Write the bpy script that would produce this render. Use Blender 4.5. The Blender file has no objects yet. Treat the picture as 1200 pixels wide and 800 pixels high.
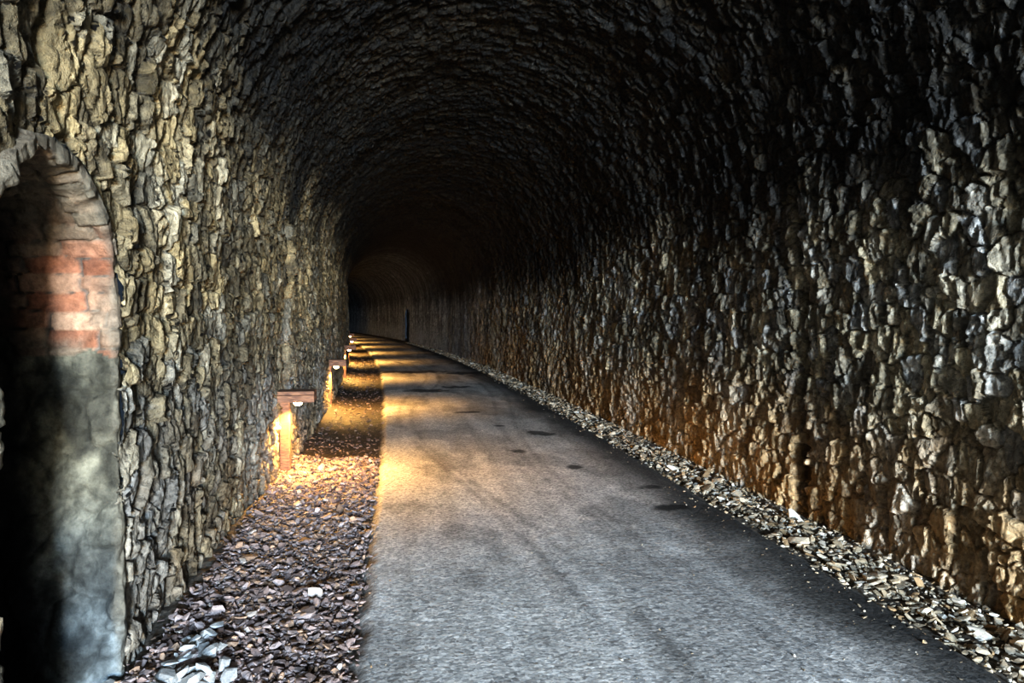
import bpy, math, random
import numpy as np
from mathutils import Vector
random.seed(4); rng=np.random.default_rng(7)
scene=bpy.context.scene
# ------------------------------------------------------------------ noise
def h2(ix,iy,seed):
    ix=ix.astype(np.int64); iy=iy.astype(np.int64)
    n=(ix*374761393+iy*668265263+seed*974634777)&0xffffffff
    n=((n^(n>>13))*1274126177)&0xffffffff
    n=((n^(n>>16))*2246822519)&0xffffffff
    n=n^(n>>15)
    return (n&0xffffff)/float(0xffffff)
def vn(x,y,seed=0):
    ix=np.floor(x); iy=np.floor(y); fx=x-ix; fy=y-iy
    fx=fx*fx*(3-2*fx); fy=fy*fy*(3-2*fy)
    a=h2(ix,iy,seed); b=h2(ix+1,iy,seed); c=h2(ix,iy+1,seed); d=h2(ix+1,iy+1,seed)
    return (a*(1-fx)+b*fx)*(1-fy)+(c*(1-fx)+d*fx)*fy
def fbm(x,y,o=4,seed=0):
    r=np.zeros_like(x); a=.5; t=0
    for i in range(o):
        r+=a*vn(x,y,seed+i*17); t+=a; a*=.5; x=x*2.03+11.3; y=y*2.03+5.1
    return r/t
def ss(a,b,x):
    t=np.clip((x-a)/(b-a),0,1); return t*t*(3-2*t)
def masonry(u,v,cw,ch,seed,jit=.75,p=2.6):
    F1=np.full(u.shape,9.); F2=np.full(u.shape,9.)
    DX=np.zeros_like(u); DY=np.zeros_like(u); CI=np.zeros_like(u); CJ=np.zeros_like(u)
    j0=np.floor(v/ch)
    for dj in (-1,0,1):
        j=j0+dj
        off=h2(j,j*0,seed+3)
        i0=np.floor(u/cw-off)
        for di in (-1,0,1):
            i=i0+di
            px=(i+off+.5+jit*(h2(i,j,seed)-.5))*cw
            py=(j+.5+.6*jit*(h2(i,j,seed+9)-.5))*ch
            dx=(u-px)/cw; dy=(v-py)/ch
            d=(np.abs(dx)**p+np.abs(dy)**p)**(1/p)*(0.8+.45*h2(i,j,seed+5))
            m=d<F1
            F2=np.where(m,F1,np.minimum(F2,d))
            F1=np.where(m,d,F1)
            DX=np.where(m,dx,DX); DY=np.where(m,dy,DY); CI=np.where(m,i,CI); CJ=np.where(m,j,CJ)
    return F1,F2,DX,DY,CI,CJ
# ------------------------------------------------------------------ layout
XL,XR,ZS,R=-1.2,3.26,2.5,2.23
XC=(XL+XR)/2
Z0=-.15
YB=-13.
LS=ZS-Z0; LA=math.pi*R; LT=2*LS+LA
def off(y): 
    y=np.asarray(y,float); return -np.clip(y-8,0,None)**2/600.
def mesh_obj(name,co,faces,col,mat,smooth=True):
    me=bpy.data.meshes.new(name)
    co=np.asarray(co,np.float32); faces=np.asarray(faces,np.int32)
    k=faces.shape[1]
    me.vertices.add(len(co)); me.vertices.foreach_set('co',co.ravel())
    me.loops.add(faces.size); me.loops.foreach_set('vertex_index',faces.ravel())
    me.polygons.add(len(faces))
    me.polygons.foreach_set('loop_start',np.arange(0,faces.size,k,dtype=np.int32))
    me.polygons.foreach_set('loop_total',np.full(len(faces),k,dtype=np.int32))
    me.update(calc_edges=True)
    me.polygons.foreach_set('use_smooth',np.full(len(faces),smooth,dtype=bool))
    if col is not None:
        at=me.attributes.new('col','FLOAT_COLOR','POINT')
        c4=np.ones((len(co),4),np.float32); c4[:,:3]=col
        at.data.foreach_set('color',c4.ravel())
    me.materials.append(mat); me.update()
    ob=bpy.data.objects.new(name,me); scene.collection.objects.link(ob); return ob
def grid_faces(n,m,flip=False):
    a=np.arange(n*m).reshape(n,m)
    f=np.stack([a[:-1,:-1],a[1:,:-1],a[1:,1:],a[:-1,1:]],-1).reshape(-1,4)
    return f[:,::-1] if flip else f
def lerp(a,b,t): 
    return a+(b-a)*t
C=lambda *a: np.array(a,float)
# ------------------------------------------------------------------ materials
def attr_mat(name,rough=.6,spec=.5,bump=.5,dist=.01,scale=38,varamt=.5,speck=None,chips=None,specamt=.4,detail=6,chipamt=1.6):
    m=bpy.data.materials.new(name); m.use_nodes=True
    nt=m.node_tree; N=nt.nodes; L=nt.links; bs=N['Principled BSDF']
    at=N.new('ShaderNodeAttribute'); at.attribute_name='col'
    tc=N.new('ShaderNodeTexCoord')
    n1=N.new('ShaderNodeTexNoise'); n1.inputs['Scale'].default_value=scale; n1.inputs['Detail'].default_value=detail; n1.inputs['Roughness'].default_value=.68
    L.new(tc.outputs['Object'],n1.inputs['Vector'])
    mr=N.new('ShaderNodeMapRange'); mr.inputs['From Min'].default_value=.3; mr.inputs['From Max'].default_value=.7
    mr.inputs['To Min'].default_value=1-varamt; mr.inputs['To Max'].default_value=1+varamt
    L.new(n1.outputs['Fac'],mr.inputs['Value'])
    mx=N.new('ShaderNodeVectorMath'); mx.operation='SCALE'
    L.new(at.outputs['Color'],mx.inputs[0]); L.new(mr.outputs['Result'],mx.inputs['Scale'])
    last=mx.outputs['Vector']
    if speck:
        vo=N.new('ShaderNodeTexVoronoi'); vo.inputs['Scale'].default_value=speck
        L.new(tc.outputs['Object'],vo.inputs['Vector'])
        sp=N.new('ShaderNodeSeparateColor'); L.new(vo.outputs['Color'],sp.inputs['Color'])
        m2=N.new('ShaderNodeMapRange'); m2.inputs['To Min'].default_value=1-specamt; m2.inputs['To Max'].default_value=1+specamt
        L.new(sp.outputs[0],m2.inputs['Value'])
        m3=N.new('ShaderNodeVectorMath'); m3.operation='SCALE'
        L.new(last,m3.inputs[0]); L.new(m2.outputs['Result'],m3.inputs['Scale']); last=m3.outputs['Vector']
    L.new(last,bs.inputs['Base Color'])
    bp=N.new('ShaderNodeBump'); bp.inputs['Strength'].default_value=bump; bp.inputs['Distance'].default_value=dist
    if chips:
        vo2=N.new('ShaderNodeTexVoronoi'); vo2.inputs['Scale'].default_value=chips; vo2.distance='CHEBYCHEV'
        va=N.new('ShaderNodeVectorMath'); va.operation='MULTIPLY_ADD'; va.inputs[1].default_value=(.05,.05,.05)
        L.new(n1.outputs['Color'],va.inputs[0]); L.new(tc.outputs['Object'],va.inputs[2]); L.new(va.outputs[0],vo2.inputs['Vector'])
        ad=N.new('ShaderNodeMath'); ad.operation='MULTIPLY_ADD'; ad.inputs[1].default_value=-chipamt
        L.new(vo2.outputs['Distance'],ad.inputs[0]); L.new(n1.outputs['Fac'],ad.inputs[2])
        L.new(ad.outputs[0],bp.inputs['Height'])
    else:
        L.new(n1.outputs['Fac'],bp.inputs['Height'])
    L.new(bp.outputs['Normal'],bs.inputs['Normal'])
    bs.inputs['Roughness'].default_value=rough
    bs.inputs['Specular IOR Level'].default_value=spec
    return m
M_stone=attr_mat('rubble_stone',.66,.3,1.,.024,22,.5,chips=15)
M_floor=attr_mat('packed_gravel',.78,.3,.7,.010,40,.22,speck=60,specamt=.45,detail=5)
M_rock=attr_mat('broken_rock',.7,.3,.5,.006,50,.3,detail=3)
M_niche=attr_mat('niche_masonry',.8,.25,.9,.014,22,.5,chips=12,chipamt=.8)
# ------------------------------------------------------------------ tunnel shell
NICHES=[dict(side=-1,y0=2.40,y1=3.44,zs=1.72,rise=.46,depth=.75),
        dict(side=1,y0=46.9,y1=48.5,zs=1.5,rise=.5,depth=.6)]
def inside_niche(n,y,z,grow=.015):
    yc=(n['y0']+n['y1'])/2; hw=(n['y1']-n['y0'])/2+grow
    e=((y-yc)/hw)**2+(np.clip(z-n['zs'],0,None)/(n['rise']+grow))**2
    return (e<1)
def base(s):
    a=(s-LS)/R
    arch=(s>LS)&(s<LS+LA)
    x=np.where(s<=LS,XL,np.where(arch,XC-R*np.cos(a),XR))
    z=np.where(s<=LS,Z0+s,np.where(arch,ZS+R*np.sin(a),Z0+LT-s))
    nx=np.where(s<=LS,1.,np.where(arch,np.cos(a),-1.))
    nz=np.where(arch,-np.sin(a),0.)
    return x,z,nx,nz
def surf(s,y):
    x,z,nx,nz=base(s)
    w1=fbm(y*4,s*4,4,1)-.5; w2=fbm(y*4,s*4,4,2)-.5
    u=y+.15*w1; v=s+.15*w2
    F1,F2,DX,DY,CI,CJ=masonry(u,v,.145,.175,31,1.,3.2)
    r1=h2(CI,CJ,101); r2=h2(CI,CJ,102); r3=h2(CI,CJ,103); r4=h2(CI,CJ,104)
    e=ss(0.0,.09,F2-F1)
    # second, smaller hewn facets
    G1,G2,EX,EY,GI,GJ=masonry(u*1.0+.3+.06*w2,v+.05*w1,.055,.12,57,1.,3.5)
    g1=h2(GI,GJ,7); g2=h2(GI,GJ,8); g3=h2(GI,GJ,9)
    hgt=e*(.010+.044*r1+.075*(r2-.5)*DX+.035*(r3-.5)*DY)
    hgt+=(.4+.6*e)*(.024*(g1-.5)+.048*(g2-.5)*EX+.022*(g3-.5)*EY)
    hgt+=-.009*(1-ss(0,.10,G2-G1))
    # cleft grain of the slate, roughly upright
    hgt+=.032*(fbm(y*26+3*w1,s*7,3,40)-.5)+.014*(fbm(y*14,s*14,3,41)-.5)
    big=fbm(y*.7,s*.7,3,60)-.5
    hgt+=.14*big-.042
    left=s<LT/2
    # colour
    tan=C(.34,.285,.185); gry=C(.27,.26,.235); drk=C(.12,.105,.08); pale=C(.52,.49,.42); och=C(.38,.245,.115)
    t=r4[...,None]
    pal=np.where(t<.45,lerp(drk,tan,t/.45),np.where(t<.9,lerp(tan,gry,(t-.45)/.45),gry))
    pal=np.where((r2*.5+r4*.5)[...,None]>.94,pale,pal)
    pal=pal*(.55+.9*g1[...,None])
    st=fbm(y*.8,s*.35,4,80)
    # grime streaks running down the wall
    stre=fbm(y*3.2,s*.35,4,90)
    gr=ss(.36,.66,stre)
    pal=pal*(1-.6*(1-gr))[...,None]
    # lime / ochre near the foot of the walls
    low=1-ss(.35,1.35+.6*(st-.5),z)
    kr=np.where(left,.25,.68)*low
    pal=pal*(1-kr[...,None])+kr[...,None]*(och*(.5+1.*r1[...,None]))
    gg=ss(.45,.65,fbm(y*1.3+7,s*1.3,3,120))*low*.45
    pal=pal*(1-gg[...,None])+gg[...,None]*(gry*(.8+.7*r2[...,None]))
    # upper left wall: warm bounced daylight painted into the stone colour
    up=ss(.7,1.9,z)*left
    pal=pal*(1+up[...,None]*(C(.30,.12,-.18)))
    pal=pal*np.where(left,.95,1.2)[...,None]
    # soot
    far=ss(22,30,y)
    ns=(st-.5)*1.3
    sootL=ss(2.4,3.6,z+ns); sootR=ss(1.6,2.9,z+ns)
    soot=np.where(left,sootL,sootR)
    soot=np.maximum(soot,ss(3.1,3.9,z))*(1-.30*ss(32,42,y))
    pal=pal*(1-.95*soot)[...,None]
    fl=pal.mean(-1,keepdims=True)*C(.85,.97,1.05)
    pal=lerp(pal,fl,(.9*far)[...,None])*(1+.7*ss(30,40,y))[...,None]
    # joints: dirt
    pal=pal*(.40+.60*ss(.0,.08,F2-F1))[...,None]
    # drain chase on the right wall
    cw=np.exp(-((y-5.66-.05*np.sin(z*3)-.1*w1)/.07)**2)*(~left)*(z<2.9)
    hgt-=.07*cw; pal=pal*(1-.6*cw)[...,None]
    hole=(np.abs(y-5.68)<.10)&(z>.22)&(z<.52)&(~left)
    hgt=np.where(hole,-.16,hgt); pal=np.where(hole[...,None],pal*.2,pal)
    # upper-left settlement crack beside the niche
    cr=np.exp(-((y-3.0-.06*np.sin(z*4)-.1*w1)/.035)**2)*left*(z>2.25)*(z<3.9)
    hgt-=.07*cr
    # wall thickens past the first lamp
    hgt+=np.where(left,.07*ss(8.35,8.42,y)*(z<2.6),0)
    hgt=hgt*(1-.5*far)
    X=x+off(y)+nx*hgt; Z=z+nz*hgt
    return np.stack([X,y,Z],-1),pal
def ys_range(a,b,k,mn,mx):
    out=[a]; 
    while out[-1]<b: out.append(out[-1]+min(mx,max(mn,k*abs(out[-1]))))
    out[-1]=b
    return np.array(out)
SEG=[(ys_range(YB,1.4,0,.06,.06),.05),(ys_range(1.4,13,.0028,.0095,1),.0115),(ys_range(13,96,.0038,.03,.11),.028)]
def shell(name,s0,s1,side):
    cos=[];cols=[];fs=[];n0=0
    for ys,ds in SEG:
        ns=max(2,int(round((s1-s0)/ds))+1)
        sv=np.linspace(s0,s1,ns)
        S,Y=np.meshgrid(sv,ys,indexing='ij')
        co,cl=surf(S,Y)
        f=grid_faces(ns,len(ys))
        x,z,_,_=base(S)
        yf=Y.ravel()[f].mean(1); zf=z.ravel()[f].mean(1)
        keep=np.ones(len(f),bool)
        for nc in NICHES:
            if nc['side']==side: keep&=~inside_niche(nc,yf,zf)
        f=f[keep]
        cos.append(co.reshape(-1,3)); cols.append(cl.reshape(-1,3)); fs.append(f+n0); n0+=S.size
    return mesh_obj(name,np.concatenate(cos),np.concatenate(fs),np.concatenate(cols),M_stone)
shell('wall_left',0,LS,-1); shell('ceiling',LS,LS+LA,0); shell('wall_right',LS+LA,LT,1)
# unseen cap far beyond the bend, added to keep sky light out
def sky_block():
    a=np.linspace(0,math.pi,40); o=float(off(95.5))
    pts=[(XL-.3,Z0)]+[(XC-(R+.3)*math.cos(t),ZS+(R+.3)*math.sin(t)) for t in a]+[(XR+.3,Z0)]
    me=bpy.data.meshes.new('sky_block_cap'); me.from_pydata([(p[0]+o,95.5,p[1]) for p in pts],[],[list(range(len(pts)))])
    at=me.attributes.new('col','FLOAT_COLOR','POINT')
    for d in at.data: d.color=(.1,.09,.08,1)
    me.materials.append(M_stone); ob=bpy.data.objects.new('sky_block_cap',me); scene.collection.objects.link(ob)
sky_block()
# ------------------------------------------------------------------ refuge niches
def niche(nc,res):
    sd=nc['side']; XF=XL if sd<0 else XR
    yc=(nc['y0']+nc['y1'])/2; hw=(nc['y1']-nc['y0'])/2; zs=nc['zs']; rise=nc['rise']; D=nc['depth']
    P=[];Nn=[]
    for z in np.arange(Z0,zs,res): P.append((yc-hw,z)); Nn.append((1,0))
    na=int(math.pi*hw/res)
    for a in np.linspace(0,math.pi,na):
        P.append((yc-hw*math.cos(a),zs+rise*math.sin(a)))
        n=np.array([math.cos(a)/hw,-math.sin(a)/rise]); n/=np.linalg.norm(n); Nn.append(tuple(n))
    for z in np.arange(zs,Z0,-res)[1:]: P.append((yc+hw,z)); Nn.append((-1,0))
    P=np.array(P);Nn=np.array(Nn)
    T=np.concatenate([[0],np.cumsum(np.linalg.norm(np.diff(P,axis=0),axis=1))])
    w=np.concatenate([[-.10,-.075],np.arange(-.055,D+.02,res)])
    Ti,W=np.meshgrid(T,w,indexing='ij')
    Py=P[:,0][:,None]+0*W; Pz=P[:,1][:,None]+0*W; Ny=Nn[:,0][:,None]+0*W; Nz=Nn[:,1][:,None]+0*W
    far_j=Py>yc-.1
    brick=((Pz>1.40+.16*(vn(W*11,Ti*3,3)))&far_j)|((Pz>zs))
    wob=.012*(fbm(Ti*9,W*9,3,4)-.5)*2
    a=masonry(W+.4+wob,Ti+wob,.225,.078,11,.2,7.)
    b=masonry(W+.10*(fbm(Ti*5,W*5,4,9)-.5),Ti+.16*(fbm(Ti*5,W*5,4,8)-.5),.21,.27,12,1.,5.)
    eb=ss(0,.10,a[1]-a[0]); es=ss(0,.14,b[1]-b[0])
    ra=h2(a[4],a[5],5); rb=h2(b[4],b[5],6)
    rg=fbm(Ti*16,W*16,4,46)-.5
    hgt=np.where(brick,eb*(.016+.018*ra),es*(.006+.018*rb)+.03*rg)+.03*(fbm(Ti*5,W*5,4,44)-.5)+.022*rg
    hgt+=.10*(1-ss(.0,.12,W))*(fbm(Ti*4.5,Ti*0+3,3,47)-.5)     # ragged arris
    hgt+=.05*(fbm(Ti*8,W*5,3,49)-.5)
    cb=lerp(C(.30,.105,.05),C(.28,.18,.11),ra[...,None])*(.55+.7*h2(a[4],a[5],8))[...,None]
    cb=lerp(C(.10,.08,.06),cb,ss(.1,.7,eb)[...,None])
    dirt=ss(.42,.62,fbm(Ti*4,W*6,4,48))[...,None]
    cb=lerp(cb,C(.16,.125,.085),dirt*.65)
    blend=ss(zs+.08,zs+.34,Pz)[...,None]
    cb=lerp(cb,C(.12,.095,.06),blend*.8)
    cs=lerp(C(.125,.118,.09),C(.175,.162,.125),rb[...,None])*(.3+1.2*ss(.3,.7,fbm(Ti*5,W*7,5,70)))[...,None]
    cs=lerp(cs*.65,cs,ss(0,.3,es)[...,None])
    cs=cs*lerp(C(.62,.76,.98),C(1.,.95,.84),ss(.2,1.0,Pz)[...,None])  # bluish skylight at the foot, tinted into the stone colour
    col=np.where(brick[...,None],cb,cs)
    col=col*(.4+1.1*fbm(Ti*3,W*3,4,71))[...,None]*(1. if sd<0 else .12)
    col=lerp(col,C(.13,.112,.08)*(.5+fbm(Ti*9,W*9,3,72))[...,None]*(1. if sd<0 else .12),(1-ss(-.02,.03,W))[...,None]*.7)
    col=col*(1-.9*ss(.2,.42,W))[...,None]   # shade of the recess, darkened into the colour
    face=XF+sd*.012
    inn=np.clip(W,0,None); out=np.clip(-W,0,None)
    X=face+sd*inn + np.where(W<-.06,sd*.10,0) - sd*np.where(W<0,hgt*.6,0)
    Y=Py-Ny*out+Ny*hgt; Z=Pz-Nz*out+Nz*hgt
    X=X+off(yc)
    n,m=W.shape
    co=np.stack([X,Y,Z],-1).reshape(-1,3)
    f1=grid_faces(n,m)
    bz=np.arange(Z0,zs+rise+.1,res*1.6); by=np.arange(yc-hw-.08,yc+hw+.08,res*1.6)
    BZ,BY=np.meshgrid(bz,by,indexing='ij')
    c=masonry(BY+.03*fbm(BY*6,BZ*6,3,1),BZ+.03*fbm(BY*6,BZ*6,3,2),.24,.15,77)
    hb=ss(0,.25,c[1]-c[0])*(.02+.03*h2(c[4],c[5],1))
    BX=XF+off(yc)+sd*(D-hb)
    cb2=lerp(C(.015,.014,.012),C(.035,.032,.028),h2(c[4],c[5],2)[...,None])  # near-black back, the niche's shadow put into its colour
    co2=np.stack([BX,BY,BZ],-1).reshape(-1,3)
    f2=grid_faces(*BZ.shape)+len(co)
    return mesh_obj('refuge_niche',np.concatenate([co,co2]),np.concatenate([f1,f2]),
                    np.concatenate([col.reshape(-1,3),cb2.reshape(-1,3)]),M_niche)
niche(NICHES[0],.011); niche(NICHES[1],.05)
# ------------------------------------------------------------------ floor with packed path
PL,PR=-.18,2.66
STAINS_AND_BAND=[(1.38,8.56,.17,.13),(1.91,9.87,.27,.22),(1.84,7.6,.11,.12),(.73,15.9,.55,.35),(1.5,16.6,.4,.3),(2.28,5.9,.16,.1),(.8,21.2,1.3,.5),(2.1,20.6,.8,.4),(1.2,12.2,.25,.12),(2.35,6.6,.12,.1),(1.5,10.6,.12,.1)]  # damp stains, plus a dark band across the path
def floor_h(x,y):
    xl=x-off(y)
    ed=.03*(fbm(y*4,x*4,3,21)-.5)*2
    pth=ss(PL-.05,PL+.05,xl+ed)*(1-ss(PR-.06,PR+.06,xl+ed))
    h=-.045*(1-pth)+.02*(fbm(x*.8,y*.8,3,22)-.5)
    h+=.004*(fbm(x*25,y*25,3,23)-.5)*pth+(1-pth)*.03*(fbm(x*10,y*10,3,24)-.5)
    h+=.05*ss(.55,0,xl-XL)
    h-=.012*np.exp(-((xl-.75)/.18)**2)+.012*np.exp(-((xl-2.05)/.18)**2)
    return h,pth,xl
def floor():
    cos=[];cols=[];fs=[];n0=0
    for ys,dx in [(ys_range(YB,1.8,0,.08,.08),.06),(ys_range(1.8,96,.0035,.012,.2),.02)]:
        xs=np.arange(-2.1,4.2,dx)
        XX,Y=np.meshgrid(xs,ys,indexing='ij'); X=XX+off(Y)
        h,p,xl=floor_h(X,Y)
        n=fbm(xl*1.6,Y*.5,5,31); nf=fbm(xl*7,Y*6,5,32); tr=fbm(xl*7+.5*np.sin(Y*.5),Y*.16,4,33)
        base_=lerp(C(.48,.45,.405),C(.66,.625,.575),ss(.3,.7,n*.5+tr*.5)[...,None])
        base_=base_*(.8+.4*nf)[...,None]
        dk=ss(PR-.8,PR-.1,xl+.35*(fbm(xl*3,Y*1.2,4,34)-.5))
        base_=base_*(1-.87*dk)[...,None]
        base_=base_*(1-.3*ss(.52,.62,fbm(xl*2,Y*1.1,5,36)))[...,None]
        # curved wheel marks
        for cx0,amp in ((.55,.5),(.78,.55),(1.75,.35),(1.95,.4)):
            line=np.abs(xl-cx0-amp*np.sin(Y*.35+cx0))
            base_=base_*(1-.25*np.exp(-(line/.045)**2)*fbm(xl*5,Y*3,3,37)*2)[...,None]
        for sx,sy,a,b in STAINS_AND_BAND:
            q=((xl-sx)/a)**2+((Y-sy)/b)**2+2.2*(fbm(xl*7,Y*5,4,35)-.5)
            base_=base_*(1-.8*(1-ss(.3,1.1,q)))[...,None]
        verge=lerp(C(.075,.06,.045),C(.15,.12,.09),nf[...,None])
        verge=verge*(1-.55*ss(7.9,8.6,Y)*(xl<1))[...,None]
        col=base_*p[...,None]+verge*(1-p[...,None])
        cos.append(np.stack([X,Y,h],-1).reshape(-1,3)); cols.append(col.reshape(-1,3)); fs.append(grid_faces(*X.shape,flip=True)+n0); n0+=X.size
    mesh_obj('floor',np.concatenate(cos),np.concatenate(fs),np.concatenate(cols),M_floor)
floor()
# ------------------------------------------------------------------ loose stone
import bmesh
SH=[]
for k in range(14):
    bm=bmesh.new()
    for i in range(15):
        v=rng.normal(size=3); v/=np.linalg.norm(v); v*=rng.uniform(.75,1)
        v=np.sign(v)*np.abs(v)**.75
        bm.verts.new((v[0]*1.0,v[1]*.72,v[2]*.30))
    r=bmesh.ops.convex_hull(bm,input=bm.verts)
    loose=[v for v in bm.verts if not v.link_faces]; bmesh.ops.delete(bm,geom=loose,context='VERTS')
    bmesh.ops.triangulate(bm,faces=bm.faces); bm.verts.index_update()
    SH.append((np.array([v.co[:] for v in bm.verts]),np.array([[v.index for v in f.verts] for f in bm.faces])))
    bm.free()
def rocks(name,xs,ys,zs,sz,cols,tilt=.42):
    cos=[];fs=[];cl=[];n0=0
    for x,y,z,s,c in zip(xs,ys,zs,sz,cols):
        V,F=SH[rng.integers(len(SH))]
        a=rng.uniform(0,6.28); b=rng.normal()*tilt; ca,sa,cb,sb=math.cos(a),math.sin(a),math.cos(b),math.sin(b)
        M=np.array([[ca,-sa,0],[sa,ca,0],[0,0,1]])@np.array([[cb,0,sb],[0,1,0],[-sb,0,cb]])
        sc=np.array([1,rng.uniform(.7,1.1),rng.uniform(.6,1.2)])*s
        cos.append((V*sc)@M.T+(x,y,z)); fs.append(F+n0); n0+=len(V); cl.append(np.tile(c,(len(V),1)))
    return mesh_obj(name,np.concatenate(cos),np.concatenate(fs),np.concatenate(cl),M_rock,smooth=False)
def scatter(n,xa,xb,ya,yb,s0,s1,pal,wts,pile=0,edge=0.,pw=1.):
    y=ya*np.exp(rng.uniform(0,1,n)**pw*math.log(yb/ya))
    x=rng.uniform(xa,xb,n)+rng.normal(size=n)*edge
    s=s0*(s1/s0)**(rng.uniform(0,1,n)**2.2)*(1+y*.012)
    X=x+off(y); h,_,_=floor_h(X,y)
    z=h+s*.22+rng.uniform(0,1,n)*pile
    idx=rng.choice(len(pal),n,p=wts); c=np.array(pal)[idx]*rng.uniform(.55,1.3,(n,1))
    return X,y,z,s,c
palL=[(.25,.18,.155),(.33,.26,.235),(.14,.10,.085),(.36,.23,.15),(.46,.39,.33)]
A=scatter(18500,XL+.05,PL-.05,2.3,8.6,.011,.044,palL,[.32,.28,.18,.18,.04],.03,.03,1.0)
A2=scatter(1500,XL+.05,PL-.05,8.4,30,.012,.035,[tuple(.55*k for k in c) for c in palL],[.3,.2,.25,.2,.05],.005,.05,1.0)
B=scatter(80,XL+.08,PL-.25,2.6,8,.05,.085,palL,[.3,.3,.1,.2,.1],.02)
n=44
Pp=(rng.normal(-.97,.10,n),rng.normal(3.46,.16,n),rng.uniform(.0,.05,n),rng.uniform(.02,.075,n),np.array([(.44,.43,.40)]*n)*rng.uniform(.6,1.2,(n,1)))
rocks('gravel_verge',*[np.concatenate(t) for t in zip(A,A2,B,Pp)])
palR=[(.40,.31,.20),(.52,.43,.31),(.22,.175,.12),(.64,.57,.46),(.32,.21,.11)]
A=scatter(7000,PR+.06,XR-.03,2.3,45,.012,.045,palR,[.3,.25,.2,.09,.16],.02,.05,1.0)
B=scatter(100,PR+.1,XR-.1,3,25,.055,.10,palR,[.3,.3,.1,.2,.1],.01)
D_=scatter(260,PR-.22,PR+.05,2.3,20,.006,.018,palR,[.3,.25,.25,.1,.1],.0,.06)
rocks('gravel_verge',*[np.concatenate(t) for t in zip(A,B,D_)])
A=scatter(600,PL,PR,2.3,16,.003,.011,palR,[.3,.3,.2,.1,.1])
rocks('loose_pebbles',*A)
# ------------------------------------------------------------------ bollard lamps
def wood_mat():
    m=bpy.data.materials.new('weathered_timber'); m.use_nodes=True
    nt=m.node_tree;N=nt.nodes;L=nt.links;bs=N['Principled BSDF']
    tc=N.new('ShaderNodeTexCoord'); mp=N.new('ShaderNodeMapping'); mp.inputs['Scale'].default_value=(6,30,30)
    nz=N.new('ShaderNodeTexNoise'); nz.inputs['Scale'].default_value=2; nz.inputs['Detail'].default_value=6; nz.inputs['Distortion'].default_value=.6
    cr=N.new('ShaderNodeValToRGB'); cr.color_ramp.elements[0].color=(.09,.035,.016,1); cr.color_ramp.elements[0].position=.35
    cr.color_ramp.elements[1].color=(.30,.14,.065,1); cr.color_ramp.elements[1].position=.7
    L.new(tc.outputs['Object'],mp.inputs['Vector']); L.new(mp.outputs[0],nz.inputs['Vector']); L.new(nz.outputs['Fac'],cr.inputs[0]); L.new(cr.outputs[0],bs.inputs['Base Color'])
    bp=N.new('ShaderNodeBump'); bp.inputs['Strength'].default_value=.4; bp.inputs['Distance'].default_value=.004
    L.new(nz.outputs['Fac'],bp.inputs['Height']); L.new(bp.outputs[0],bs.inputs['Normal']); bs.inputs['Roughness'].default_value=.7
    return m
M_wood=wood_mat()
M_bulb=bpy.data.materials.new('lamp_glass'); M_bulb.use_nodes=True
b=M_bulb.node_tree.nodes['Principled BSDF']; b.inputs['Emission Color'].default_value=(1,.72,.36,1); b.inputs['Emission Strength'].default_value=30
b.inputs['Base Color'].default_value=(.9,.8,.6,1)
M_metal=bpy.data.materials.new('lamp_housing'); M_metal.use_nodes=True
b=M_metal.node_tree.nodes['Principled BSDF']; b.inputs['Base Color'].default_value=(.05,.05,.05,1); b.inputs['Metallic'].default_value=.8; b.inputs['Roughness'].default_value=.45
def boxes(name,bl,mat,bev=.006):
    bm=bmesh.new()
    for cx,cy,cz,sx,sy,sz in bl:
        r=bmesh.ops.create_cube(bm,size=1)
        for v in r['verts']: v.co=Vector((cx+v.co.x*sx,cy+v.co.y*sy,cz+v.co.z*sz))
    bmesh.ops.bevel(bm,geom=list(bm.edges),offset=bev,segments=2,affect='EDGES')
    me=bpy.data.meshes.new(name); bm.to_mesh(me); bm.free(); me.materials.append(mat)
    ob=bpy.data.objects.new(name,me); scene.collection.objects.link(ob); return ob
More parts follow.
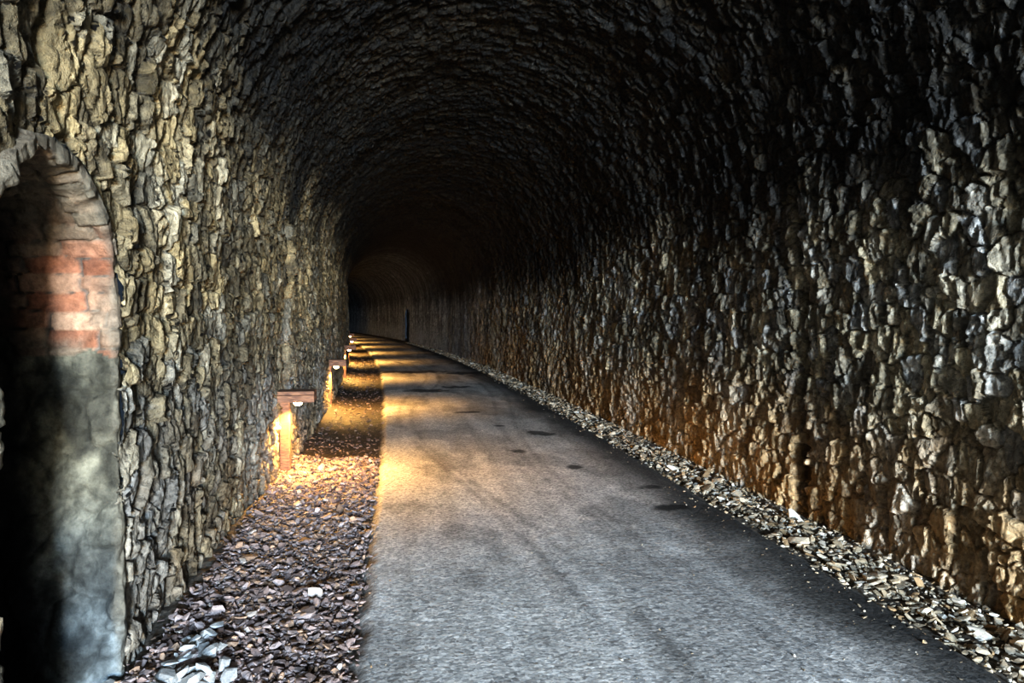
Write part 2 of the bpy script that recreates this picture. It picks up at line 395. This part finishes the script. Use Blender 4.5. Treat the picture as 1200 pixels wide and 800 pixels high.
def lamp(y,p):
    e=bpy.data.objects.new('bollard_lamp',None); e.empty_display_size=.2; scene.collection.objects.link(e)
    x=XL+.085+float(off(y)); rot=math.atan(float(max(0,y-8))/300)
    e.location=(x,y,-.03); e.rotation_euler=(0,0,rot)
    post=boxes('post',[(-.02,.06,.37,.10,.09,.80)],M_wood,.01)
    cap=boxes('cap',[(.10,0,.848,.38,.26,.045),(.10,-.115,.80,.38,.03,.08),(.10,.115,.80,.38,.03,.08),(.275,0,.80,.03,.21,.08)],M_wood,.004)
    hs=boxes('housing',[(.12,-.03,.80,.12,.10,.04)],M_metal,.01)
    bm=bmesh.new(); bmesh.ops.create_uvsphere(bm,u_segments=20,v_segments=12,radius=.045)
    for v in bm.verts: v.co.z*=.8; v.co+=Vector((.12,-.03,.752))
    me=bpy.data.meshes.new('bulb'); bm.to_mesh(me); bm.free(); me.materials.append(M_bulb)
    for f in me.polygons: f.use_smooth=True
    bu=bpy.data.objects.new('bulb',me); scene.collection.objects.link(bu)
    ld=bpy.data.lights.new('lamp_light','SPOT'); ld.energy=p; ld.color=(1,.53,.14); ld.spot_size=math.radians(171 if y<10 else 158); ld.spot_blend=.35; ld.shadow_soft_size=.03
    lo=bpy.data.objects.new('lamp_light',ld); scene.collection.objects.link(lo); lo.location=(.15,-.05,.685)
    lo.rotation_euler=(0,math.radians(-10 if y<10 else -6),0)   # heads are aimed a little towards the path
    for o in (post,cap,hs,bu,lo): o.parent=e
for y in (7.75,13.1,19.4,25.8,32.2,38.6,45,51.4,57.8,64.2): lamp(y,260 if y<10 else (300 if y<22 else 320))
# ------------------------------------------------------------------ light
def area(name,loc,tgt,sx,sy,p,col):
    l=bpy.data.lights.new(name,'AREA'); l.shape='RECTANGLE'; l.size=sx; l.size_y=sy; l.energy=p; l.color=col
    o=bpy.data.objects.new(name,l); scene.collection.objects.link(o); o.location=loc
    o.rotation_euler=(Vector(tgt)-Vector(loc)).to_track_quat('-Z','Y').to_euler()
area('daylight_sky',(1.9,YB+.2,3.0),(XC,4,0.2),1.8,2.2,9000,(.52,.73,1.))
area('daylight_ground',(1.9,YB+.2,1.2),(XC-.5,4,2.2),1.8,1.6,3700,(1.,.88,.66))
w=bpy.data.worlds.new('sky'); scene.world=w; w.use_nodes=True
w.node_tree.nodes['Background'].inputs[0].default_value=(.5,.7,1,1); w.node_tree.nodes['Background'].inputs[1].default_value=.05
# ------------------------------------------------------------------ camera
cd=bpy.data.cameras.new('camera'); cd.lens=26; cd.sensor_width=36; cd.clip_end=300; cd.clip_start=.02
co=bpy.data.objects.new('camera',cd); scene.collection.objects.link(co)
co.location=(0,0,1.6); co.rotation_euler=(math.radians(90-2.0),0,math.radians(-8.85)); scene.camera=co
scene.view_settings.view_transform='Standard'
try: scene.view_settings.look='Medium High Contrast'
except Exception as ex: print('look',ex)
